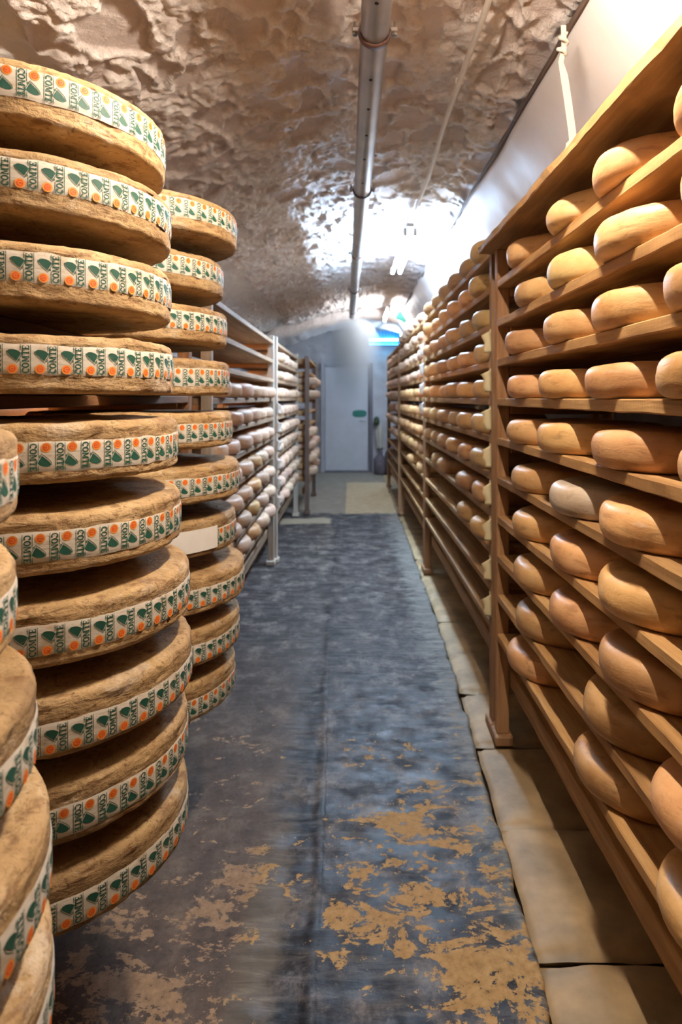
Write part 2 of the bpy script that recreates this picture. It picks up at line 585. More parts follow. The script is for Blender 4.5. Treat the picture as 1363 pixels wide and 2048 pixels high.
def emit(name, col, strength):
    t = NT(name)
    e = t.n('ShaderNodeEmission')
    e.inputs[0].default_value = (*col, 1); e.inputs[1].default_value = strength
    t.l(e.outputs[0], t.out.inputs['Surface'])
    return t.m


M['tube_near'] = emit('warm tube light', WARM, NEAR_LAMP)
M['tube_far'] = emit('cool tube light', COOL, FAR_LAMP)
M['tube_last'] = emit('neutral tube light', (0.92, 0.92, 0.95), FAR_LAMP * 0.4)
M['tube_end'] = emit('blue white tube light', COOL, FAR_LAMP * 0.6)
M['fill_rear'] = emit('added warm fill light behind', WARM, REAR_FILL)
M['tube_side'] = emit('amber tube light', AMBER, SIDE_LAMP)
M['uv_tube'] = emit('blue insect lamp tube', (0.10, 0.50, 1.0), 16.0)

# ------------------------------------------------------------------ the vault
VP = [(-2.30, 0.0), (-2.26, 0.30), (-2.05, 0.62), (-1.70, 0.86), (-1.35, 0.99), (-1.10, 1.07), (-0.85, 1.15), (-0.42, 1.29),
      (0.0, 1.375), (0.4, 1.395), (0.8, 1.335), (1.08, 1.17), (1.28, 0.88), (1.37, 0.5), (1.40, 0.0)]
END_Y = 12.45
REAR_Y = -5.5


def vault_curve(dy=0.0):
    p = np.array(VP); p[:, 1] += dy
    d = np.r_[0, np.cumsum(np.hypot(np.diff(p[:, 0]), np.diff(p[:, 1])))]

    def spl(s):
        xs = np.interp(s, d, p[:, 0]); zs = np.interp(s, d, p[:, 1])
        return xs, zs
    ss = np.linspace(0, d[-1], 800)
    xs, zs = spl(ss)
    k = np.ones(61) / 61
    xp = np.convolve(np.pad(xs, 30, mode='edge'), k, 'valid'); zp = np.convolve(np.pad(zs, 30, mode='edge'), k, 'valid')
    return d[-1], lambda s: (np.interp(s, ss, xp), np.interp(s, ss, zp))


def build_vault():
    L, cv = vault_curve()
    ss = np.linspace(0, L, 4000); xx, _ = cv(ss)
    s_a = np.interp(-1.45, xx, ss); s_b = np.interp(0.95, xx, ss)
    s = np.r_[np.linspace(0, s_a, 60)[:-1], np.linspace(s_a, s_b, 300)[:-1], np.linspace(s_b, L, 36)]
    y = np.r_[np.linspace(REAR_Y, 0.9, 80)[:-1], np.linspace(0.9, 4.6, 400)[:-1], np.linspace(4.6, 8, 190)[:-1], np.linspace(8, END_Y, 130)]
    S, Yg = np.meshgrid(s, y, indexing='ij')
    X, Z = cv(S)
    X2, Z2 = cv(np.clip(S + 0.01, 0, L)); X1, Z1 = cv(np.clip(S - 0.01, 0, L))
    tx, tz = X2 - X1, Z2 - Z1
    tl = np.hypot(tx, tz) + 1e-9
    nx, nz = tz / tl, -tx / tl          # inward normal
    wu = S + 0.06 * fbm(S * 5, Yg * 5, None, 3, 3)
    wv = Yg + 0.06 * fbm(S * 5 + 40, Yg * 5, None, 3, 8)
    f1, f2, idv = worley(wu / 0.17, wv / 0.24, 4)
    g1, g2, idv2 = worley(wu / 0.085 + 7, wv / 0.11, 21)
    fz = f2 - f1 + 0.10 * fbm(S * 16, Yg * 16, None, 3, 33)
    gz = g2 - g1 + 0.08 * fbm(S * 24, Yg * 24, None, 3, 37)
    face = sstep(0.17, 0.25, fz) * (idv > 0.30)
    face2 = sstep(0.15, 0.24, gz) * (idv2 > 0.55) * (1 - face)
    lump = fbm(S * 2.2, Yg * 2.2, None, 3, 30)
    rough = fbm(S * 22, Yg * 22, None, 4, 50, 0.6)
    ridge = 1 - np.abs(fbm(S * 9, Yg * 9, None, 4, 70, 0.55))
    h = 0.011 * lump + 0.0085 * rough * (1 - 0.75 * face) + 0.006 * (ridge - 0.6) * (1 - 0.8 * face) - 0.020 * face * (0.4 + idv) - 0.009 * face2
    # smoother whitewashed haunch on the left, set back behind a ragged edge; extra white stands in for light falling on it
    line = -0.955 + 0.05 * fbm(Yg * 3, S * 0, None, 3, 90)
    left = sstep(0.0, 0.02, line - X)
    h = h * (1 - left) + left * (0.45 * h - 0.045)
    X = X + nx * h; Z = Z + nz * h
    V = np.stack([X.ravel(), Yg.ravel(), (Z + EYE).ravel()], 1)
    nu, nv = X.shape
    idx = np.arange(nu * nv).reshape(nu, nv)
    F = np.stack([idx[:-1, :-1], idx[:-1, 1:], idx[1:, 1:], idx[1:, :-1]], -1).reshape(-1, 4)
    me = bpy.data.meshes.new('ceiling')
    me.vertices.add(len(V)); me.vertices.foreach_set('co', V.ravel())
    me.loops.add(F.size); me.loops.foreach_set('vertex_index', F.ravel().astype(np.int32))
    me.polygons.add(len(F)); me.polygons.foreach_set('loop_start', np.arange(0, F.size, 4, dtype=np.int32))
    me.polygons.foreach_set('use_smooth', np.ones(len(F), bool))
    me.update(calc_edges=True)
    ca = me.color_attributes.new('stone', 'FLOAT_COLOR', 'POINT')
    rgba = np.stack([np.clip(face + 0.5 * face2, 0, 1).ravel(), (left * 0.75).ravel(), np.zeros(nu * nv), np.ones(nu * nv)], 1)
    ca.data.foreach_set('color', rgba.ravel().astype(np.float32))
    me.materials.append(M['ceiling'])
    tag(link('ceiling', me), 'rough limewashed rubble stone barrel vault', None, kind='structure')


build_vault()


def uneven_panel(name, P, nu, nv, mat, amp, label, seed, fr=4.0):
    """P(u, v) -> (x, y, z); flat-ish wall with uneven relief along its normal"""
    u, v = np.meshgrid(np.linspace(0, 1, nu), np.linspace(0, 1, nv), indexing='ij')
    x, y, z, n = P(u, v)
    h = amp * fbm((x + y) * fr, z * fr, None, 4, seed)
    V = np.stack([(x + n[0] * h).ravel(), (y + n[1] * h).ravel(), (z + n[2] * h).ravel()], 1)
    me = mesh(name, V, grid_faces(nu, nv), mat)
    return tag(link(name, me), label, None, kind='structure')


uneven_panel('wall_left', lambda u, v: (np.full_like(u, -2.30), REAR_Y + u * (END_Y - REAR_Y), v * EYE, (1, 0, 0)), 120, 20, M['wall'], 0.02, 'limewashed wall behind the left racks', 5)
uneven_panel('wall_right', lambda u, v: (np.full_like(u, 1.40), REAR_Y + u * (END_Y - REAR_Y), v * EYE, (-1, 0, 0)), 120, 20, M['wall'], 0.02, 'limewashed wall behind the right racks', 6)
uneven_panel('wall_back', lambda u, v: (-2.4 + 3.9 * u, np.full_like(u, REAR_Y), v * 3.0, (0, 1, 0)), 30, 30, M['wall'], 0.02, 'limewashed wall closing the near end of the cellar', 7)
uneven_panel('wall_end', lambda u, v: (-2.4 + 3.9 * u, np.full_like(u, END_Y), v * 3.0, (0, -1, 0)), 80, 80, M['end_wall'], 0.015, 'bluish grey plastered end wall around the door', 8)


def end_arch():
    """thick lower arch standing in front of the end wall"""
    L, cv = vault_curve()
    s = np.linspace(0, L, 140)
    x, z = cv(s)
    x2, z2 = cv(np.clip(s + 0.01, 0, L)); x1, z1 = cv(np.clip(s - 0.01, 0, L))
    tl = np.hypot(x2 - x1, z2 - z1) + 1e-9
    nx, nz = (z2 - z1) / tl, -(x2 - x1) / tl
    y0, y1, th = 10.35, 11.6, 0.13
    prof = [(y1, th), ((y0 + y1) / 2, th), (y0 + 0.25, th), (y0 + 0.08, th - 0.01), (y0 + 0.02, th - 0.05), (y0, th - 0.10), (y0, th - 0.15), (y0, -0.04)]
    verts = []
    for i in range(len(s)):
        for (yy, t) in prof:
            n = 0.02 * float(fbm(np.array([s[i] * 6]), np.array([yy * 6 + t * 6]), None, 3, 12)[0])
            verts.append((x[i] + nx[i] * (t + n), yy + n, EYE + z[i] + nz[i] * (t + n)))
    me = mesh('trim', verts, grid_faces(len(s), len(prof)), M['ceiling'])
    tag(link('trim_1', me), 'thick limewashed stone arch in front of the end wall', None, kind='structure')


end_arch()

# ------------------------------------------------------------------ floor
base = box('floor', -2.4, 1.5, REAR_Y - 0.1, END_Y + 0.1, -0.20, -0.06, M['earth'], None, 0)
tag(base, 'cellar floor with dark painted walkway and sandstone slabs', None, kind='structure')
FO = base.location
EDGE_Y = [-6, 0.8, 1.47, 2.29, 3.2, 4.24, 6.0, 7.5, 13]
EDGE_X = [0.44, 0.45, 0.462, 0.50, 0.53, 0.555, 0.57, 0.58, 0.60]


def walkway():
    ys = np.r_[np.linspace(REAR_Y, 1.0, 40)[:-1], np.linspace(1.0, 5.0, 420)[:-1], np.linspace(5.0, END_Y, 200)]
    us = np.r_[np.linspace(-2.3, -0.75, 20)[:-1], np.linspace(-0.75, 1.0, 170)]
    U, Yg = np.meshgrid(us, ys, indexing='ij')
    e = np.interp(Yg, EDGE_Y, EDGE_X) + 0.008 * fbm(Yg * 9, Yg * 0, None, 4, 4)
    X = np.where(U < -0.75, U, -0.75 + (U + 0.75) / 1.75 * (e + 0.75))
    Z = 0.004 * fbm(X * 3, Yg * 2, None, 3, 60) + 0.0009 * fbm(X * 20, Yg * 30, None, 3, 61)
    seam = -0.085 - 0.035 * sstep(1.8, 4.0, Yg) + 0.006 * fbm(Yg * 5, Yg * 0, None, 3, 65)
    d = np.abs(X - seam)
    lf = sstep(-0.01, -0.04, X - seam) * sstep(-0.20, -0.08, X - seam)
    Z = Z + lf * 0.0025 * fbm(X * 8, Yg * 40, None, 3, 66) - 0.004 * lf
    Z = np.where(np.abs(X - e) < 1e-4, Z - 0.006, Z)
    V = np.stack([X.ravel(), Yg.ravel(), Z.ravel()], 1)
    nu, nv = X.shape
    top = grid_faces(nu, nv)
    # right-hand side skirt
    sk0 = len(V)
    Vb = np.stack([X[-1], Yg[-1], np.full(nv, -0.055)], 1)
    V = np.r_[V, Vb]
    a = (nu - 1) * nv
    skirt = [(a + j, sk0 + j, sk0 + j + 1, a + j + 1) for j in range(nv - 1)]
    me = mesh('walkway', V, top + skirt, M['walk'])
    o = link('walkway', me, base, -FO)
    o['label'] = 'dark worn paint coat flaking to tan concrete'


walkway()
slab_seed = 0
yj = [-0.6, 0.1, 0.62, 1.12, 1.648, 2.16, 2.66, 3.14, 3.63, 4.15, 4.67, 5.2, 5.75, 6.3, 6.9, 7.5, 8.1, 8.8, 9.5, 10.2, 10.9, 11.6, 12.35]
for ya, yb in zip(yj[:-1], yj[1:]):
    slab_seed += 1
    gap = 0.005
    ny, nx = 26, 34
    u, v = np.meshgrid(np.linspace(0, 1, nx), np.linspace(0, 1, ny), indexing='ij')
    wob = 0.006 * fbm(u * 5, u * 0 + slab_seed, None, 3, slab_seed)
    yy = (ya + gap) + v * (yb - ya - 2 * gap) + wob * (1 - 2 * np.abs(v - 0.5)) * 0 + wob
    x0 = np.interp(yy, EDGE_Y, EDGE_X) + 0.004 + 0.003 * fbm(yy * 7, yy * 0, None, 3, slab_seed + 40)
    xx = x0 + u * (1.38 - x0)
    edge = np.minimum(np.minimum(v, 1 - v) * (yb - ya), u * 0.9)
    zz = 0.004 - 0.022 * np.exp(-(edge / 0.016)) + 0.006 * fbm(xx * 4, yy * 4, None, 3, 80 + slab_seed) + rnd.uniform(-0.004, 0.004)
    V = np.stack([xx.ravel(), yy.ravel(), zz.ravel()], 1)
    n0 = len(V)
    idx = np.arange(nx * ny).reshape(nx, ny)
    loop = list(idx[0, :]) + list(idx[1:, -1]) + list(idx[-1, -2::-1]) + list(idx[-2:0:-1, 0])
    Vb = V[loop].copy(); Vb[:, 2] = -0.058
    V = np.r_[V, Vb]
    F = grid_faces(nx, ny) + [(loop[i], n0 + i, n0 + (i + 1) % len(loop), loop[(i + 1) % len(loop)]) for i in range(len(loop))]
    link('floor_slab', mesh('floor_slab', V, F, M['slab']), base, -FO)

# ------------------------------------------------------------------ door in the end wall
door = empty('door_1', (-0.07, END_Y - 0.02, 0))
tag(door, 'pale grey flush door with a green oval plate in the end wall', None, kind='structure')
dy = -0.03
box('door_leaf', -0.41, 0.40, dy - 0.045, dy, 0.03, 2.0, M['door'], door, 0.006)
box('door_frame', -0.49, -0.415, dy - 0.05, dy + 0.02, 0.0, 2.08, M['frame'], door, 0.005)
box('door_frame', 0.43, 0.50, dy - 0.05, dy + 0.02, 0.0, 2.08, M['dark_gap'], door, 0.005)  # right jamb and sill darker than the rest of the frame
box('door_frame', -0.413, 0.428, dy - 0.05, dy + 0.02, 2.01, 2.08, M['frame'], door, 0.005)
box('door_sill', -0.41, 0.42, dy - 0.06, dy + 0.02, -0.01, 0.022, M['dark_gap'], door, 0.004)
pl = []
for k in range(28):
    a = 2 * math.pi * k / 28
    r = 1 / ((abs(math.cos(a)) ** 3.2 + abs(math.sin(a)) ** 3.2) ** (1 / 3.2))
    pl.append((0.135 * r * math.cos(a), 0.068 * r * math.sin(a)))
vs = [(x, 0, z) for x, z in pl] + [(x * 0.97, -0.008, z * 0.95) for x, z in pl]
fs = [tuple(range(28, 56))] + [(i, (i + 1) % 28, 28 + (i + 1) % 28, 28 + i) for i in range(28)]
p = link('door_plate', mesh('door_plate', vs, fs, M['green_plate'], False), door, (0.245, dy - 0.046, 1.115))
p['label'] = 'rounded dark green plate'
hd = link('door_handle', tube_mesh('door_handle', [(0, 0, 0), (0, -0.05, 0), (-0.02, -0.055, 0), (-0.11, -0.055, 0)], 0.009, M['steel'], 8), door, (0.36, dy - 0.045, 0.98))


# ------------------------------------------------------------------ ceiling services: pipe, conduit, lamps
def ceiling_pipe():
    a = Vector((0.093, 0.2, EYE + 1.20)); b = Vector((0.030, 9.6, EYE + 1.20))
    root = empty('mist_pipe', a)
    tag(root, 'long galvanised steel pipe hanging under the middle of the vault', 'pipe')
    d = b - a
    n, R = 28, 0.047
    pts = [d * t for t in (0, 0.1, 0.2, 0.35, 0.5, 0.75, 1.0)]
    verts, faces = [], []
    ring = []
    for p in pts: ring.append((p, R))
    ring.append((pts[-1], R - 0.004)); ring.append((pts[-1] - d.normalized() * 0.3, R - 0.004))
    for p, r in ring:
        for k in range(n):
            th = 2 * math.pi * k / n
            verts.append((p.x + r * math.cos(th), p.y, p.z + r * math.sin(th)))
    for i in range(len(ring) - 1):
        for k in range(n):
            faces.append((i * n + k, (i + 1) * n + k, (i + 1) * n + (k + 1) % n, i * n + (k + 1) % n))
    link('tube', mesh('tube', verts, faces, M['galv']), root)

    def at(y):
        t = (y - a.y) / d.y
        return d * t
    # drip holes along the underside
    for y in (1.18, 1.55, 1.73, 1.90, 2.15, 2.36, 2.60, 2.86, 3.15, 3.5):
        p = at(y)
        bm = bmesh.new()
        bmesh.ops.create_cone(bm, cap_ends=True, segments=12, radius1=0.0065, radius2=0.0065, depth=0.004)
        link('drip_hole', bm_mesh('drip_hole', bm, M['black']), root, (p.x - 0.004, p.y, p.z - R))
    # hanging clamps
    for y in (2.13, 3.75, 5.4, 7.2, 9.0):
        p = at(y)
        cl = empty_part('pipe_clamp', root, p)
        wd = 0.028
        vv, ff = [], []
        prof = [(-wd / 2, R + 0.002), (-wd / 2, R + 0.007), (wd / 2, R + 0.007), (wd / 2, R + 0.002)]
        m = 30
        for k in range(m + 1):
            th = math.pi + math.pi * k / m
            for (yy, r) in prof:
                vv.append((r * math.cos(th), yy, r * math.sin(th)))
        for k in range(m):
            for q in range(4):
                ff.append((k * 4 + q, k * 4 + (q + 1) % 4, (k + 1) * 4 + (q + 1) % 4, (k + 1) * 4 + q))
        ff += [(0, 1, 2, 3), (m * 4 + 3, m * 4 + 2, m * 4 + 1, m * 4)]
        cm = link('clamp_band', mesh('clamp_band', vv, ff, M['rust']), cl)
        vv2 = []
        for k in range(m + 1):
            th = math.pi * k / m
            for (yy, r) in prof:
                vv2.append((r * math.cos(th), yy, r * math.sin(th)))
        link('clamp_band', mesh('clamp_band', vv2, ff, M['steel']), cl)
        for s in (-1, 1):
            link('clamp_ear', box_mesh(0.022, wd, 0.014, M['steel'], 0.002), cl, (s * (R + 0.016), 0, 0.0))
            link('bolt', tube_mesh('bolt', [(0, 0, -0.014), (0, 0, 0.030)], 0.0045, M['steel'], 8), cl, (s * (R + 0.018), 0, 0))
            bm = bmesh.new()
            bmesh.ops.create_cone(bm, cap_ends=True, segments=6, radius1=0.0085, radius2=0.0085, depth=0.007)
            link('nut', bm_mesh('nut', bm, M['steel']), cl, (s * (R + 0.018), 0, -0.0105))
        link('hanger_rod', tube_mesh('hanger_rod', [(0, 0, R + 0.006), (0, 0, 0.20)], 0.006, M['steel'], 8), cl)


def empty_part(name, parent, loc):
    o = bpy.data.objects.new(name, None)
    o.empty_display_size = 0.03
    o.location = loc
    COL.objects.link(o)
    o.parent = parent
    return o


ceiling_pipe()


def conduit():
    a = Vector((0.445, 0.3, EYE + 1.315)); b = Vector((0.46, 4.74, EYE + 1.30))
    root = empty('cable_conduit', a)
    tag(root, 'thin pale electrical conduit running along the vault to the bright lamp', 'conduit')
    pts = [(b - a) * (i / 14) + Vector((0.006 * math.sin(i * 1.3), 0, 0.004 * math.sin(i * 2.1))) for i in range(15)]
    link('conduit_tube', tube_mesh('conduit_tube', pts, 0.0115, M['conduit'], 10), root)
    for y in (1.75, 2.7, 3.6, 4.4):
        p = (b - a) * ((y - a.y) / (b.y - a.y))
        link('conduit_clip', box_mesh(0.034, 0.014, 0.026, M['conduit'], 0.003), root, (p.x, p.y, p.z + 0.008))


conduit()


def tube_lamp(name, label, x, y0, y1, z, mat, group=None, tubes=1, hang=0.0, hw=None):
    root = empty(name, (x, y0, z))
    tag(root, label, 'lamp')
    ln = y1 - y0
    link('housing', box_mesh(hw or (0.05 if tubes == 1 else 0.06), ln, 0.035, M['lamp_body'], 0.006), root, (0, ln / 2, 0.062))
    for i in range(tubes):
        dx = 0 if tubes == 1 else (-0.035 + 0.07 * i)
        link('tube', tube_mesh('tube', [(0, 0.03, 0), (0, ln - 0.03, 0)], 0.014, mat, 12), root, (dx, 0, -0.004))
        for yy in (0.018, ln - 0.018):
            link('tube_holder', box_mesh(0.03, 0.024, 0.062, M['lamp_body'], 0.004), root, (dx, yy, 0.013))
    if hang > 0:
        for yy in (ln * 0.15, ln * 0.85):
            link('hanger_rod', tube_mesh('hanger_rod', [(0, yy, 0.079), (0, yy, hang)], 0.004, M['steel'], 6), root)
    return root


tube_lamp('tube_lamp', 'glaring white tube lamp at the end of the conduit', 0.44, 4.75, 6.25, EYE + 1.20, M['tube_far'], tubes=2, hang=0.2)
tube_lamp('tube_lamp', 'small far tube lamp glowing in front of the end arch', 0.53, 8.9, 10.1, EYE + 1.19, M['tube_last'])
tube_lamp('tube_lamp', 'last short white tube lamp high on the right by the end wall', 0.90, 10.85, 11.5, EYE + 1.05, M['tube_end'], hang=0.13)
tube_lamp('tube_lamp', 'warm short tube lamp hanging over the near end of the aisle', 0.24, 1.02, 1.50, EYE + 1.13, M['tube_near'], hang=0.25)
tube_lamp('tube_lamp', 'added dim warm fill lamp, unseen at the closed rear of the cellar', 0.40, -4.2, -3.0, EYE + 1.10, M['fill_rear'], hang=0.3)  # unseen lamp added to lift the shadows
tube_lamp('tube_lamp', 'amber tube lamp in the gangway behind the stacked wheels', -1.85, 0.9, 2.1, EYE + 0.30, M['tube_side'], hw=0.30)  # housing made extra wide to keep amber light off the vault
tube_lamp('tube_lamp', 'amber tube lamp in the gangway behind the white rack', -1.85, 4.6, 5.8, EYE + 0.30, M['tube_side'], hw=0.30)  # same extra-wide housing, blocking the light upwards

# insect lamp with two blue tubes on the end wall
il = empty('insect_lamp', (0.64, END_Y - 0.06, EYE + 1.02))
tag(il, 'glowing blue insect lamp with two tubes on the end wall', 'lamp')
box('housing', -0.29, 0.29, 0.0, 0.04, -0.03, 0.24, plain('lamp box tinted with blue glow', (0.08, 0.26, 0.62), 0.4, 0.2, 0.05, 10, 0.02), il, 0.006)  # blue glow of the tubes put into the box colour
box('side_cap', -0.315, -0.292, -0.10, 0.04, -0.04, 0.25, M['lamp_body'], il, 0.004)
box('side_cap', 0.292, 0.315, -0.10, 0.04, -0.04, 0.25, M['lamp_body'], il, 0.004)
link('tube', tube_mesh('tube', [(-0.27, 0, 0), (0.27, 0, 0)], 0.022, emit('white blue tube', (0.14, 0.58, 1.0), 26.0), 12), il, (0, -0.05, 0.075))
link('tube', tube_mesh('tube', [(-0.27, 0, 0), (0.27, 0, 0)], 0.013, emit('deep blue tube', (0.05, 0.40, 1.0), 8.0), 12), il, (0, -0.05, -0.01))
for k in range(9):
    link('guard_bar', tube_mesh('guard_bar', [(0, 0, 0), (0, 0, 0.20)], 0.003, M['lamp_body'], 6), il, (-0.24 + 0.06 * k, -0.09, 0.03))


# ------------------------------------------------------------------ plastic sheet over the right racks
def sheet():
    nu, nv = 220, 26
    y = np.linspace(0.3, 10.6, nu); v = np.linspace(0, 1, nv)
    Yg, Vg = np.meshgrid(y, v, indexing='ij')
    top_x = 0.755 - 0.02 * sstep(1, 6, Yg) + 0.012 * fbm(Yg * 1.5, Yg * 0, None, 3, 5)
    X = top_x + (1.16 - top_x) * Vg ** 1.1
    Z = EYE + 1.245 - 0.50 * Vg - 0.035 * np.sin(np.pi * Vg)
    fold = fbm(Yg * 3.0 + 0.5 * Vg, Vg * 0.8, None, 3, 19)
    X = X + 0.014 * fold * Vg; Z = Z + 0.014 * fold * Vg
    pinch = np.exp(-((Yg - 4.6) / 0.35) ** 2)
    Z = Z + 0.02 * pinch * np.sin(Vg * 9 + Yg * 16) * (1 - Vg)
    V = np.stack([X.ravel(), Yg.ravel(), Z.ravel()], 1)
    me = mesh('plastic_sheet', V, grid_faces(nu, nv), M['tarp'])
    o = link('plastic_sheet', me)
    sol = o.modifiers.new('thickness', 'SOLIDIFY'); sol.thickness = 0.0012
    tag(o, 'white plastic sheet slung under the vault above the right racks', 'sheet')
    bt = box('edge_batten', 0.735, 0.755, 0.4, 10.4, EYE + 1.238, EYE + 1.262, M['batten'], None, 0.003, 0.004, 3)
    tag(bt, 'long thin dark wooden batten holding the edge of the white sheet', 'batten')


sheet()


def strap():
    root = empty('hanging_strap', (0.665, 2.06, EYE + 1.13))
    tag(root, 'cream webbing strap knotted to the vault hanging down the white sheet', 'strap')
    pts = [(0.01, 0, 0.05), (0.012, 0, -0.02), (0.0, -0.005, -0.07), (0.012, 0.0, -0.11), (0.024, 0, -0.19), (0.035, 0, -0.27), (0.040, 0, -0.315), (0.030, 0, -0.325), (0.028, 0, -0.35), (0.045, 0.0, -0.36)]
    vv, ff = [], []
    for i, p in enumerate(pts):
        wd = 0.012 if i > 2 else 0.008
        for sx, sy in ((-wd, -0.0015), (wd, -0.0015), (wd, 0.0015), (-wd, 0.0015)):
            vv.append((p[0] + sx, p[1] + sy, p[2]))
    for i in range(len(pts) - 1):
        for q in range(4):
            ff.append((i * 4 + q, i * 4 + (q + 1) % 4, i * 4 + 4 + (q + 1) % 4, i * 4 + 4 + q))
    ff += [(3, 2, 1, 0), tuple(range(len(vv) - 4, len(vv)))]
    link('webbing', mesh('webbing', vv, ff, M['strap'], False), root)
    kn = [(0.012 * math.cos(t * 2.1) * (1 + 0.3 * math.sin(3 * t)), 0.010 * math.sin(t * 2.1), -0.005 - 0.012 * t) for t in np.linspace(0, 6, 40)]
    link('knot', tube_mesh('knot', kn, 0.006, M['strap'], 8), root, (0.006, -0.004, 0.03))


strap()
sc = link('wood_scrap', box_mesh(0.05, 0.34, 0.02, M['yellow_wood'], 0.004))
sc.location = (0.70, 5.35, EYE + 1.265); sc.rotation_euler = (0.1, 0.25, 0.15)
tag(sc, 'small yellow piece of wood wedged beside the sheet near the bright lamp', 'wood')
gp = link('green_placard', box_mesh(0.16, 0.03, 0.15, M['green_plate'], 0.006))
gp.location = (0.76, 9.35, EYE + 1.17); gp.rotation_euler = (0, 0.6, 0)
tag(gp, 'small dark green placard under the vault beside the far lamp', 'placard')
# hook, rag and sacks right of the door
rg = empty('hanging_rag', (0.56, END_Y - 0.10, 0.95))
tag(rg, 'pale grey rag hanging on the end wall right of the door', 'rag')
u, v = np.meshgrid(np.linspace(0, 1, 16), np.linspace(0, 1, 14), indexing='ij')
wv = 0.02 + 0.07 * v + 0.03 * np.sin(v * 5)
V = np.stack([((u - 0.5) * 2 * wv).ravel(), (0.025 * np.sin(u * 9) * (0.4 + v)).ravel(), (-0.52 * v).ravel()], 1)
ro = link('cloth', mesh('cloth', V, grid_faces(16, 14), M['rag']), rg); ro.modifiers.new('t', 'SOLIDIFY').thickness = 0.006
link('hook', tube_mesh('hook', [(0, 0.10, 0.03), (0, 0.0, 0.03), (0, -0.02, 0.0), (0, -0.01, -0.02)], 0.006, M['steel'], 8), rg)
gb = link('green_glove', mesh('green_glove', *revolve([(0, 0), (0.04, 0), (0.055, 0.05), (0.05, 0.12), (0.03, 0.15), (0.0, 0.16)], 14), M['green_bottle']))
gb.location = (0.50, END_Y - 0.11, 0.90); tag(gb, 'small dark green bundle hanging on the wall beside the door', 'bundle')
for i, (x, yy, s, h) in enumerate(((0.56, 12.05, 0.13, 0.42), (0.80, 12.0, 0.17, 0.62))):
    def dsp(vv, i=i):
        n = fbm(vv[:, 0] * 9, vv[:, 1] * 9, vv[:, 2] * 7, 3, 40 + i)
        vv[:, 0] *= 1 + 0.14 * n; vv[:, 1] *= 1 + 0.14 * n
        vv[:, 2] = np.maximum(vv[:, 2] + 0.01 * n * (vv[:, 2] > 0.05), 0)
        return vv
    o = link('dark_sack', mesh('dark_sack', *revolve([(0, 0), (s * 0.9, 0), (s, h * 0.1), (s * 1.05, h * 0.35), (s * 0.9, h * 0.65), (s * 0.45, h * 0.85), (s * 0.3, h * 0.9), (s * 0.4, h), (0, h * 0.97)], 26, dsp), M['sack']))
    o.location = (x, yy, 0.0)
    tag(o, ('low dark grey sack on the floor just right of the door', 'taller dark grey sack on the floor against the right racks by the door')[i], 'sack')

# ------------------------------------------------------------------ racks
PITCH = 0.16
def S(i): return EYE - 0.003 + PITCH * (5 - i)     # top face of shelf level i
BT = 0.030


def rack(name, label, xf, xb, y0, y1, levels, ztop, mats, top_over=0.0, rough=False, base_rail=True, near_post=True, far_post=True, pw=0.042, foot=True, zbase=None):
    """open wooden rack: four posts with feet, cleats and one board per level. xf = aisle side"""
    root = empty(name, ((xf + xb) / 2, (y0 + y1) / 2, 0))
    O = (root.location.x, root.location.y, 0)
    tag(root, label, 'rack')
    mb, mp, mr = mats
    sg = 1 if xb > xf else -1
    ends = ([y0] if near_post else []) + ([y1 - pw] if far_post else [])
    for ye in ends:
        for xa in (xf, xb - sg * 0.05):
            xs = sorted((xa, xa + sg * 0.05))
            box('post', xs[0], xs[1], ye, ye + pw, 0.045 if foot else 0.006, ztop, mp, root, 0.003, origin=O)
            if foot:
                box('foot_block', xs[0] - 0.012, xs[1] + 0.012, ye - 0.03, ye + pw + 0.03 if ye != y0 else ye + pw + 0.03, 0.008, 0.045, mp, root, 0.004, origin=O)
        for lv in levels:
            za = S(lv) if isinstance(lv, int) else lv
            xs = sorted((xf + sg * 0.052, xb - sg * 0.052))
            yc = ye + pw if ye == y0 else ye - 0.022
            box('cleat', xs[0], xs[1], yc, yc + 0.022, za - BT - 0.034, za - BT - 0.001, mr, root, 0.002, origin=O)
    n = 0
    ya = y0 + (pw + 0.003 if near_post else 0); yb = y1 - (pw + 0.003 if far_post else 0)
    for lv in levels:
        za = S(lv) if isinstance(lv, int) else lv
        n += 1
        xs = sorted((xf, xb - sg * 0.005))
        half = (xs[0] + xs[1]) / 2
        fx = (xs[0], half - 0.003) if sg > 0 else (half + 0.003, xs[1])
        bx = (half + 0.003, xs[1]) if sg > 0 else (xs[0], half - 0.003)
        r = 0.0022 if rough else 0.0
        box('shelf_board', fx[0], fx[1], ya, yb, za - BT, za, mb, root, 0.003, r, n if rough else 0, origin=O)
        box('shelf_board', bx[0], bx[1], ya, yb, za - BT, za, mb, root, 0.003, 0, 0, origin=O)
    if base_rail:
        zb = zbase if zbase else S(12)
        xs = sorted((xf + sg * 0.053, xf + sg * 0.09))
        box('base_rail', xs[0], xs[1], ya, yb, zb - 0.06, zb + 0.01, mb, root, 0.003, 0.002 if rough else 0, 7, origin=O)
    return root


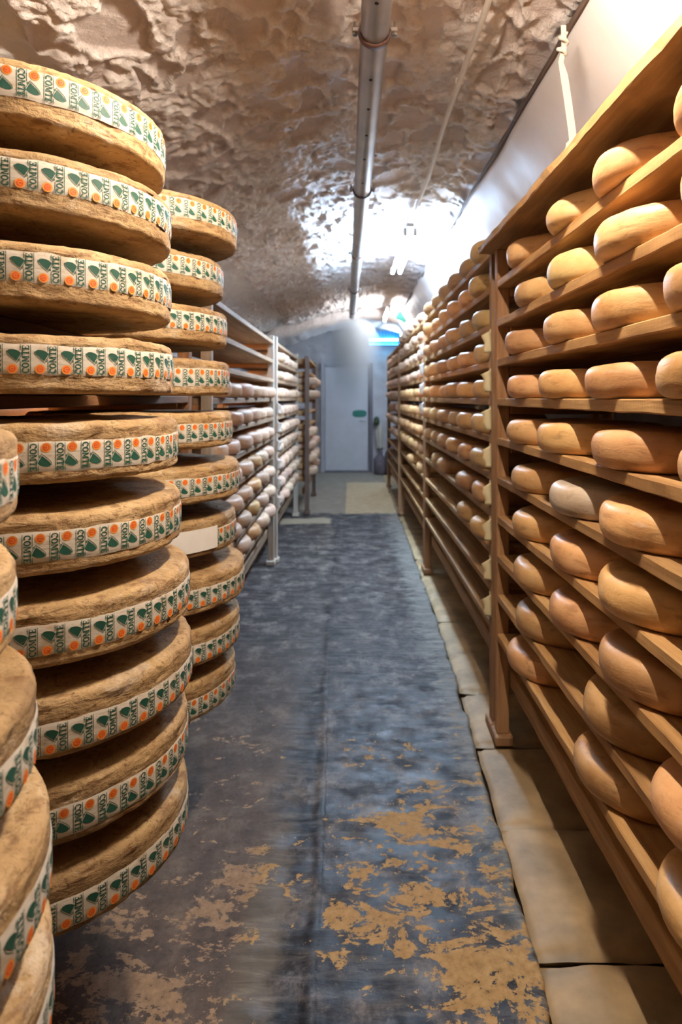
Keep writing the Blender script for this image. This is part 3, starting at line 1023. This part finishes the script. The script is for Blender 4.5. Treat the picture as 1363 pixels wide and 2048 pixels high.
WOOD = (M['board'], M['post'], M['rail'])
PALE = (M['pale_board'], M['pale_post'], M['rail'])
DARK = (M['dark_board'], M['post'], M['rail'])
R1 = rack('wooden_rack', 'nearest tall wooden cheese rack on the right with a wide top board', 0.60, 1.08, -0.25, 2.70, list(range(2, 12)), S(1) - BT - 0.001, WOOD, rough=True, near_post=True)
O = R1.location
tb = box('top_board', 0.545, 1.10, -0.25, 2.76, S(1) - BT, S(1), M['board'], R1, 0.003, 0.004, 21, origin=(O.x, O.y, 0))
rack('wooden_rack', 'second wooden cheese rack on the right with yellow cards on its post', 0.60, 1.08, 2.765, 5.27, list(range(1, 12)), S(1) - BT - 0.04 + 0.06, WOOD)
rack('wooden_rack', 'third wooden cheese rack on the right past the white-edged post', 0.60, 1.08, 5.315, 7.88, list(range(1, 12)), S(1) + 0.02, WOOD)
rack('wooden_rack', 'farthest wooden cheese rack on the right near the door', 0.585, 1.08, 7.925, 10.3, list(range(1, 12)), S(1) + 0.02, WOOD)
# left side
rack('wooden_rack', 'dark wooden rack carrying the big labelled wheels on the left', -0.705, -1.32, -0.45, 2.90, [EYE + 0.486 - 0.16 * k for k in range(10)], EYE + 0.53, DARK, base_rail=False, pw=0.06)
rack('wooden_rack', 'pale wooden rack behind the big wheels with empty upper shelves', -0.645, -1.12, 3.02, 5.52, list(range(2, 12)), S(2) + 0.045, PALE)
rack('wooden_rack', 'pale wooden rack of white cheeses in front of the dark post', -0.625, -1.10, 5.565, 7.78, list(range(2, 12)), S(2) + 0.045, PALE)
rack('wooden_rack', 'far left wooden rack of thick wheels behind the dark post', -0.50, -1.06, 7.86, 9.45, list(range(2, 12)), S(2) + 0.03, (M['board'], M['dark_post'], M['rail']), pw=0.085)


# ------------------------------------------------------------------ paper cards on the posts
def card(x, y, z, mat, flip=1, seed=0, label=None, group=None):
    r = random.Random(seed)
    root = empty('paper_card', (x, y, z))
    hh, wt, wb = 0.096, 0.044, 0.026
    nv = 9
    vv, ff = [], []
    for j in range(nv):
        t = j / (nv - 1)
        zz = -hh * t
        wd = (wt + (wb - wt) * t ** 0.6) * (1 + 0.12 * math.sin(t * 9 + seed))
        for k in range(4):
            s = k / 3
            vv.append((-flip * wd * s, -0.006 * math.sin(s * 2.2 + t * 2) - 0.003 * r.random(), zz - 0.014 * s * (1 - t) + (0.010 * s if j == 0 else 0) * -1))
    ff = grid_faces(nv, 4)
    o = link('card_flap', mesh('card_flap', vv, ff, mat), root); o.modifiers.new('t', 'SOLIDIFY').thickness = 0.0008
    vv2 = [(0, 0, 0.006), (0, 0.032, 0.006), (0, 0.032, -hh), (0, 0, -hh), (-flip * 0.0012, 0, 0.006), (-flip * 0.0012, 0.032, 0.006), (-flip * 0.0012, 0.032, -hh), (-flip * 0.0012, 0, -hh)]
    link('card_back', mesh('card_back', vv2, [(0, 1, 2, 3), (7, 6, 5, 4), (0, 4, 5, 1), (1, 5, 6, 2), (2, 6, 7, 3), (3, 7, 4, 0)], mat, False), root)
    tag(root, label, 'card', group)


ORD = ['zeroth', 'first', 'second', 'third', 'fourth', 'fifth', 'sixth', 'seventh', 'eighth', 'ninth', 'tenth', 'eleventh', 'twelfth']
for q, i in enumerate(range(4, 12)):
    lab = f'cream paper card curling off the near right post, {ORD[q + 1]} from the top'
    card(0.599, 2.768, S(i) + 0.125 + rnd.uniform(-0.006, 0.006), M['paper'], 1, q, lab, 'cream cards on the near right post')
for q, i in enumerate(range(3, 7)):
    card(0.599, 5.318, S(i) + 0.125, M['white_paper'], 1, 20 + q, f'white paper card on the second right-hand post, {ORD[q + 1]} from the top', 'white cards on the second right post')
for q, i in enumerate(range(6, 12)):
    card(-0.624, 5.568, S(i) + 0.12, M['white_paper'], -1, 30 + q, f'white paper card on the pale left-hand post, {ORD[q + 1]} from the top', 'white cards on the pale left post')


# ------------------------------------------------------------------ small cheeses
def small_mesh(seed, r=0.18, h=0.084):
    prof = [(0, 0.002)]
    for rr in (0.35, 0.6, 0.78):
        prof.append((r * rr, 0.0))
    nseg = 14
    for k in range(nseg + 1):
        a = -math.pi / 2 + math.pi * k / nseg
        c = math.cos(a); s_ = math.sin(a)
        rr = r - 0.036 + 0.036 * (abs(c) ** 0.75)
        zz = h / 2 + h / 2 * math.copysign(abs(s_) ** 0.8, s_)
        prof.append((rr, zz))
    for rr in (0.72, 0.55, 0.3):
        prof.append((r * rr, h))
    prof.append((0, h - 0.001))

    def disp(v):
        n = fbm(v[:, 0] * 11 + seed, v[:, 1] * 11, v[:, 2] * 14, 3, seed)
        ang = np.arctan2(v[:, 1], v[:, 0])
        rad = np.hypot(v[:, 0], v[:, 1])
        k = (rad / r) ** 2
        wob = 0.008 * np.sin(2 * ang + seed) + 0.005 * np.sin(3 * ang + 2 * seed)
        v[:, 0] *= 1 + k * (wob + 0.010 * n); v[:, 1] *= 1 + k * (wob + 0.010 * n)
        top = v[:, 2] > h * 0.5
        v[:, 2] += np.where(top, 0.0025 * n - 0.003 * k * (1 + np.sin(ang * 2 + seed * 2)), 0)
        v[:, 2] = np.maximum(v[:, 2], 0)
        return v
    return revolve(prof, 56, disp)


SM = {}
for key in ('small', 'white_small', 'yellow_small', 'pale_small'):
    SM[key] = []
    for sd in range(3):
        v, f = small_mesh(sd * 3 + 1)
        SM[key].append(mesh('small_cheese', v, f, M[key]))
NAMES = {'small': 'orange-tan', 'white_small': 'white-moulded', 'yellow_small': 'yellow', 'pale_small': 'pale'}
count_small = 0


def cheese(x, y, lv, kind, label, group, sc=1.0):
    global count_small
    count_small += 1
    o = link('cheese_wheel', SM[kind][rnd.randrange(3)], None, (x, y, S(lv) + 0.0005), (0, 0, rnd.uniform(0, 6.28)))
    o.scale = (sc, sc, rnd.uniform(0.96, 1.08))
    tag(o, label, 'cheese', group)


ROWS = {2: [2.35, 1.85, 1.49, 1.11], 3: [2.24, 1.865, 1.46, 1.06], 4: [2.35, 1.88, 1.51, 1.13], 5: [2.31, 1.93, 1.54, 1.16],
        6: [2.31, 1.93, 1.50, 1.09], 7: [2.27, 1.81, 1.44, 1.00], 8: [2.26, 1.82, 1.45, 1.00], 9: [2.22, 1.82, 1.44, 0.98],
        10: [2.22, 1.57, 1.18], 11: [2.30, 1.61, 1.15]}
for lv, ys in ROWS.items():
    for q, y in enumerate(ys):
        kind = 'small'
        if (lv, q) in ((7, 1),): kind = 'white_small'
        elif (lv, q) in ((2, 1), (3, 1)): kind = 'yellow_small'
        cheese(0.745 + rnd.uniform(-0.008, 0.008), y, lv, kind,
               f'{NAMES[kind]} cheese, {ORD[q + 1]} from the far post, {ORD[lv - 1]} shelf down, nearest right rack', 'cheeses in the nearest right rack', rnd.uniform(0.985, 1.02))


def fill(rackname, x, y0, y1, plan, group, kinds, nper, order):
    for lv, keep in plan.items():
        n = nper
        stp = (y1 - y0) / n
        q = 0
        for k in range(n):
            if keep is not None and k not in keep: continue
            q += 1
            y = y0 + stp * (k + 0.5) + rnd.uniform(-1, 1) * (stp - 0.37) * 0.45
            kd = kinds(lv, k)
            cheese(x + rnd.uniform(-0.012, 0.012), y, lv, kd,
                   f'{NAMES[kd]} cheese, {ORD[q]} from the near end, {ORD[lv - order]} shelf down, {rackname}', group, rnd.uniform(0.97, 1.0))


fill('second right rack', 0.745, 2.84, 5.20, {1: None, 2: None, 3: None, 4: None, 5: None, 6: None, 7: None, 8: [0, 1, 3, 4], 9: [0, 1]}, 'cheeses in the second right rack',
     lambda lv, k: 'yellow_small' if k == 0 and lv < 8 else 'small', 6, 0)
fill('third right rack', 0.745, 5.39, 7.81, {1: None, 2: None, 3: None, 4: None, 5: None, 6: None, 7: None, 8: None, 9: [0, 2]}, 'cheeses in the third right rack',
     lambda lv, k: 'pale_small' if lv < 5 else 'small', 6, 0)
fill('farthest right rack', 0.735, 8.03, 10.2, {2: None, 3: None, 4: None, 5: None, 6: [0, 2, 3], 7: None, 8: [0, 1, 2]}, 'cheeses in the farthest right rack',
     lambda lv, k: 'pale_small', 5, 0)
fill('pale rack behind big wheels', -0.79, 3.10, 5.46, {5: None, 6: None, 7: None, 8: None, 9: None, 10: None, 11: None}, 'cheeses in the pale rack behind the big wheels',
     lambda lv, k: 'pale_small' if lv < 8 or k % 3 else 'small', 6, 1)
fill('pale rack by dark post', -0.77, 5.66, 7.70, {3: None, 4: None, 5: None, 6: None, 7: None, 8: None, 9: None, 10: None, 11: None}, 'cheeses in the pale rack by the dark post',
     lambda lv, k: 'pale_small', 5, 1)

# thick plain wheels in the far left rack
v, f = revolve([(0, 0), (0.12, 0), (0.21, 0.0), (0.232, 0.008), (0.24, 0.03), (0.241, 0.055), (0.238, 0.08), (0.225, 0.096), (0.12, 0.1), (0, 0.1)], 44,
               lambda v: v * (1 + 0.012 * fbm(v[:, 0] * 8, v[:, 1] * 8, v[:, 2] * 8, 3, 3))[:, None] * np.array([1, 1, 0.97]) * np.array([1, 1, 1]))
v[:, 2] = np.maximum(v[:, 2], 0)
TH = mesh('thick_wheel', v, f, M['pale_small'])
for lv, ks in {4: (0, 1, 2), 5: (0, 1, 2), 8: (0, 1), 9: (0, 1, 2), 10: (0, 1, 2), 11: (0, 2)}.items():
    for q, k in enumerate(ks):
        o = link('thick_cheese_wheel', TH, None, (-0.665 + rnd.uniform(-0.01, 0.02), 8.22 + 0.49 * k, S(lv) + 0.0005), (0, 0, rnd.uniform(0, 6)))
        tag(o, f'thick pale cheese, {ORD[q + 1]} from the dark post, {ORD[lv - 1]} shelf down, far left rack', 'cheese', 'thick wheels in the far left rack')

# ------------------------------------------------------------------ big labelled wheels
RB, HB = 0.318, 0.108


def big_mesh(seed):
    prof = [(0, 0.0)]
    for rr in (0.05, 0.1, 0.15, 0.2, 0.24, 0.27):
        prof.append((rr, 0.0))
    e = 0.012
    for k in range(6):
        a = -math.pi / 2 + (math.pi / 2) * k / 5
        prof.append((RB - e + e * math.cos(a), e + e * math.sin(a)))
    for k in range(1, 16):
        prof.append((RB, e + (HB - 2 * e) * k / 16))
    e2 = 0.016
    for k in range(6):
        a = (math.pi / 2) * k / 5
        prof.append((RB - e2 + e2 * math.cos(a), HB - e2 + e2 * math.sin(a)))
    for rr in (0.28, 0.26, 0.24, 0.22, 0.2, 0.17, 0.13, 0.08, 0.04):
        prof.append((rr, HB))
    prof.append((0, HB))

    def disp(v):
        rad = np.hypot(v[:, 0], v[:, 1]); ang = np.arctan2(v[:, 1], v[:, 0])
        n = fbm(v[:, 0] * 28, v[:, 1] * 28, v[:, 2] * 60 + seed * 7, 4, seed, 0.6)
        m = fbm(v[:, 0] * 6 + seed, v[:, 1] * 6, v[:, 2] * 6, 2, seed + 4)
        side = sstep(RB - 0.03, RB - 0.005, rad)
        inn = -np.abs(n) * 0.0032 - 0.0012 + 0.0006 * m
        k = 1 + side * inn / RB
        v[:, 0] *= k; v[:, 1] *= k
        top = v[:, 2] > HB * 0.7
        bot = v[:, 2] < HB * 0.15
        v[:, 2] += np.where(top, 0.0022 * n * sstep(0.05, 0.2, rad) + 0.003 * m - 0.0045 * sstep(0.2, 0.05, rad) * 0, 0)
        v[:, 2] += np.where(bot & (rad > RB - 0.03), 0.0012 * np.abs(n), 0)
        v[:, 2] = np.maximum(v[:, 2], 0)
        return v
    return revolve(prof, 150, disp)


# --- print drawn flat in (u, v) metres, then wrapped on the wheel
def rect(x0, y0, x1, y1): return [(x0, y0), (x1, y0), (x1, y1), (x0, y1)]


def arc_strip(cx, cy, ro, ri, a0, a1, n, sx=1.0):
    q = []
    for k in range(n):
        A, B = (math.radians(a0 + (a1 - a0) * (k + d) / n) for d in (0, 1))
        f = lambda r, a: (cx + sx * r[0] * math.cos(a), cy + r[1] * math.sin(a))
        q.append([f(ri, A), f(ro, A), f(ro, B), f(ri, B)])
    return q


def letters():
    """slab serif capitals, cap height 1; returns list of (polys, advance)"""
    C = arc_strip(0.5, 0.5, (0.50, 0.52), (0.25, 0.34), 48, 312, 12) + [rect(0.72, 0.66, 0.90, 0.98), rect(0.74, 0.03, 0.88, 0.2)]
    Oo = arc_strip(0.52, 0.5, (0.52, 0.52), (0.25, 0.35), 0, 360, 16)
    Mm = [rect(0.10, 0, 0.24, 1), rect(0.88, 0, 1.12, 1), rect(0, 0, 0.36, 0.13), rect(0.74, 0, 1.24, 0.13), rect(0, 0.87, 0.3, 1), rect(0.96, 0.87, 1.24, 1),
          [(0.10, 1), (0.36, 1), (0.70, 0.12), (0.54, 0.12)], [(0.54, 0.12), (0.66, 0.12), (0.98, 1), (0.84, 1)]]
    T = [rect(0.34, 0, 0.60, 1), rect(0.02, 0.84, 0.92, 1), rect(0.02, 0.62, 0.12, 0.86), rect(0.82, 0.62, 0.92, 0.86), rect(0.2, 0, 0.74, 0.13)]
    Ee = [rect(0.12, 0, 0.38, 1), rect(0, 0, 0.84, 0.14), rect(0, 0.86, 0.82, 1), rect(0.3, 0.43, 0.62, 0.57), rect(0.74, 0, 0.86, 0.33), rect(0.72, 0.68, 0.82, 1), rect(0.54, 0.34, 0.63, 0.66)]
    Ac = [[(0.40, 1.08), (0.54, 1.08), (0.74, 1.30), (0.52, 1.30)]]
    return [(C, 0.98), (Oo, 1.10), (Mm, 1.28), (T, 0.96), (Ee + Ac, 0.9)]


def label_polys():
    """one label, u in 0..P to the right, v in 0..BH upwards; text reads upwards"""
    out = []      # (poly, layer, material index)
    P, BH = PER, BANDH
    cap = P * 0.262
    tot = sum(a for _, a in letters())
    unit = (BH * 0.90) / tot
    pos = 0.0
    for polys, adv in letters():
        for pgn in polys:
            # along the text = +v, letter up = -u
            out.append(([(P * 0.935 - y * cap, BH * 0.05 + (pos + x) * unit) for x, y in pgn], 1, 0))
        pos += adv
    out.append((rect(P * 0.972, BH * 0.03, P * 0.995, BH * 0.97), 1, 0))
    out.append((rect(P * 0.612, BH * 0.04, P * 0.635, BH * 0.43), 1, 0))
    out.append((rect(P * 0.612, BH * 0.78, P * 0.635, BH * 0.97), 1, 0))
    # seal
    sx, sy, r = P * 0.335, BH * 0.19, P * 0.195
    disc = lambda cx, cy, rr, n=18: [(cx + rr * math.cos(2 * math.pi * k / n), cy + rr * math.sin(2 * math.pi * k / n)) for k in range(n)]
    out.append((disc(sx, sy, r), 1, 1))
    out.append((disc(sx, sy, r * 0.66), 2, 2))
    for q in arc_strip(sx, sy, (r * 0.42, r * 0.42), (r * 0.24, r * 0.24), 20, 330, 8):
        out.append((q, 3, 1))
    # bell lying over to the left: crown upper left, mouth towards the lettering
    uv = lambda pts: [(P * a, BH * b) for a, b in pts]
    out.append((uv([(0.15, 0.735), (0.17, 0.78), (0.24, 0.81), (0.34, 0.815), (0.45, 0.80), (0.55, 0.765), (0.645, 0.70), (0.60, 0.615), (0.545, 0.54), (0.49, 0.455), (0.40, 0.515), (0.30, 0.585), (0.20, 0.665)]), 1, 0))
    for pts in ([(0.125, 0.77), (0.115, 0.71), (0.16, 0.63), (0.27, 0.535), (0.38, 0.46), (0.475, 0.405)], [(0.665, 0.735), (0.645, 0.64), (0.585, 0.54), (0.52, 0.44), (0.475, 0.385)]):
        for (a0, b0), (a1, b1) in zip(pts[:-1], pts[1:]):
            dx, dy = a1 - a0, b1 - b0
            ln = math.hypot(dx, dy); ox, oy = -dy / ln * 0.022, dx / ln * 0.018
            out.append((uv([(a0, b0), (a1, b1), (a1 + ox, b1 + oy), (a0 + ox, b0 + oy)]), 1, 0))
    for q in arc_strip(P * 0.575, BH * 0.475, (P * 0.048, P * 0.048), (P * 0.022, P * 0.022), 0, 360, 8):
        out.append((q, 1, 0))
    return out


NLAB = 46
BANDH = 0.054
PER = 2 * math.pi * (RB + 0.0016) / NLAB


def band_mesh(seed, z0=0.0, cover=1.0):
    n = 172
    verts, faces = [], []
    m = 7
    edge_u = 0.0018 * fbm(np.arange(n) * 0.35, np.zeros(n) + seed, None, 3, seed)
    edge_l = 0.0018 * fbm(np.arange(n) * 0.35, np.zeros(n) + seed + 9, None, 3, seed + 2)
    for i in range(n):
        a = 2 * math.pi * i / n
        for j in range(m):
            t = j / (m - 1)
            z = t * BANDH + (edge_u[i] if j == m - 1 else 0) + (edge_l[i] if j == 0 else 0)
            r = RB + 0.0006 - (0.0022 if j in (0, m - 1) else 0)
            verts.append((r * math.cos(a), r * math.sin(a), z))
    return mesh('label_band', verts, grid_faces(n, m, True), M['band'])


def print_mesh(flip):
    polys = label_polys()
    verts, faces, mi = [], [], []
    for k in range(NLAB):
        for pgn, layer, mid in polys:
            r = RB + 0.0008 + 0.00016 * layer
            st = len(verts)
            for (u_, v_) in pgn:
                if flip: u_, v_ = PER - u_, BANDH - v_
                a = (k * PER + u_) / (RB + 0.0016)
                verts.append((r * math.cos(a), r * math.sin(a), v_))
            faces.append(tuple(range(st, len(verts)))); mi.append(mid)
    return mesh('band_print', verts, faces, [M['green'], M['orange'], M['red']], False, mi)


BIG = []
for sd in range(4):
    v, f = big_mesh(sd * 5 + 2)
    BIG.append(mesh('rind', v, f, M['rind']))
BANDS = [band_mesh(1), band_mesh(14)]
PRINT_UP, PRINT_DOWN = print_mesh(False), print_mesh(True)


def big_wheel(x, y, z, up, zoff, label, group, rot):
    root = empty('large_cheese_wheel', (x, y, z), rot)
    tag(root, label, 'cheese', group)
    link('rind', BIG[rnd.randrange(4)], root, (0, 0, 0))
    b = link('label_band', BANDS[rnd.randrange(2)], root, (0, 0, zoff))
    b['label'] = 'white paper band printed in green and orange'
    link('band_print', PRINT_UP if up else PRINT_DOWN, b)
    return root


LEV = [EYE + 0.486 - 0.16 * k for k in range(10)]
XM = [-0.731, -0.718, -0.718, -0.713, -0.702, -0.695, -0.675, -0.670, -0.679, -0.679]
UPM = [0, 1, 1, 1, 0, 0, 1, 1, 0, 1]
ZOM = [0.036, 0.035, 0.034, 0.033, 0.022, 0.024, 0.024, 0.012, 0.018, 0.015]
XT = [-0.692, -0.737, -0.725, -0.717, -0.707, -0.683, -0.695, -0.667, -0.683, -0.697]
UPT = [0, 0, 1, 0, 0, 0, 0, 1, 1, 0]
ZOT = [0.036, 0.036, 0.034, 0.026, 0.022, 0.024, 0.020, 0.020, 0.014, 0.013]
XN = [-0.80, -0.80, -0.80, -0.79, -0.726, -0.728, -0.701, -0.682, -0.679, -0.685]
UPN = [1, 0, 1, 0, 0, 1, 1, 1, 1, 0]
for st, (xs, y, ups, zos, nm) in enumerate(((XM, 1.41, UPM, ZOM, 'middle'), (XT, 2.12, UPT, ZOT, 'farther'), (XN, 0.724, UPN, [0.025] * 4 + [0.025, 0.022, 0.012, 0.012, 0.012, 0.012], 'nearest'))):
    for k in range(10):
        if nm == 'nearest' and k < 3: continue
        lab = f'big ochre labelled cheese wheel on the {ORD[k + 1]} shelf down, {nm} stack on the left'
        ob = big_wheel(xs[k], y, LEV[k] + 0.0005, bool(ups[k]), zos[k], lab, 'big labelled wheels in the left rack', rnd.uniform(0, 6.28))
        if nm == 'farther' and k == 6:
            # blank white sticker over part of the band
            n = 14
            vv = []
            a0, a1 = -1.16, -0.44
            for i in range(n):
                a = a0 + (a1 - a0) * i / (n - 1) - ob.rotation_euler.z
                for zz, r in ((0.018, RB + 0.003), (0.084, RB + 0.003), (0.084, RB + 0.0018), (0.018, RB + 0.0018)):
                    vv.append((r * math.cos(a), r * math.sin(a), zz))
            ff = []
            for i in range(n - 1):
                for q in range(4):
                    ff.append((i * 4 + q, i * 4 + 4 + q, i * 4 + 4 + (q + 1) % 4, i * 4 + (q + 1) % 4))
            ff += [(0, 1, 2, 3), tuple(range(4 * n - 1, 4 * n - 5, -1))]
            pl_ = link('blank_sticker', mesh('blank_sticker', vv, ff, M['white_paper'], False), ob)
            pl_['label'] = 'blank white paper sticker'
            ob['label'] = 'big ochre cheese wheel with a blank white sticker, seventh down in farther left stack'

# ------------------------------------------------------------------ mist blown from the end of the pipe
t = NT('mist')
t.t.nodes.remove(t.b)
vol = t.n('ShaderNodeVolumePrincipled')
vol.inputs['Color'].default_value = (0.90, 0.95, 1.0, 1)
v = t.coord()
nz = t.noise(t.coord((1, 1, 0.6)), 3.0, 4, 0.6)
sep = t.n('ShaderNodeSeparateXYZ'); t.l(v, sep.inputs[0])
rr = t.math('SQRT', t.math('ADD', t.math('POWER', t.math('DIVIDE', sep.outputs[0], 0.50), 2), t.math('POWER', t.math('DIVIDE', sep.outputs[1], 1.1), 2)))
fall = t.maprange(rr, 0.0, 0.95, 1.0, 0.0)
hz = t.math('MULTIPLY', t.maprange(sep.outputs[2], -1.25, 0.10, 0.0, 1.0), t.maprange(sep.outputs[2], 0.02, 0.22, 1.0, 0.0))
den = t.math('MULTIPLY', t.math('MULTIPLY', fall, hz), t.maprange(nz, 0.25, 0.75, 0.4, 1.6))
t.l(t.math('MULTIPLY', den, 3.4), vol.inputs['Density'])
t.l(vol.outputs[0], t.out.inputs['Volume'])
bm = bmesh.new()
bmesh.ops.create_uvsphere(bm, u_segments=24, v_segments=16, radius=1.0)
for vv in bm.verts:
    vv.co.x *= 0.50; vv.co.y *= 1.1
    vv.co.z = vv.co.z * 0.78 - 0.54
mo = link('mist_plume', bm_mesh('mist_plume', bm, t.m, True), None, (0.05, 9.9, EYE + 1.0))
tag(mo, 'pale mist drifting down from the far end of the ceiling pipe', 'mist', kind='stuff')
print('small cheeses', count_small)
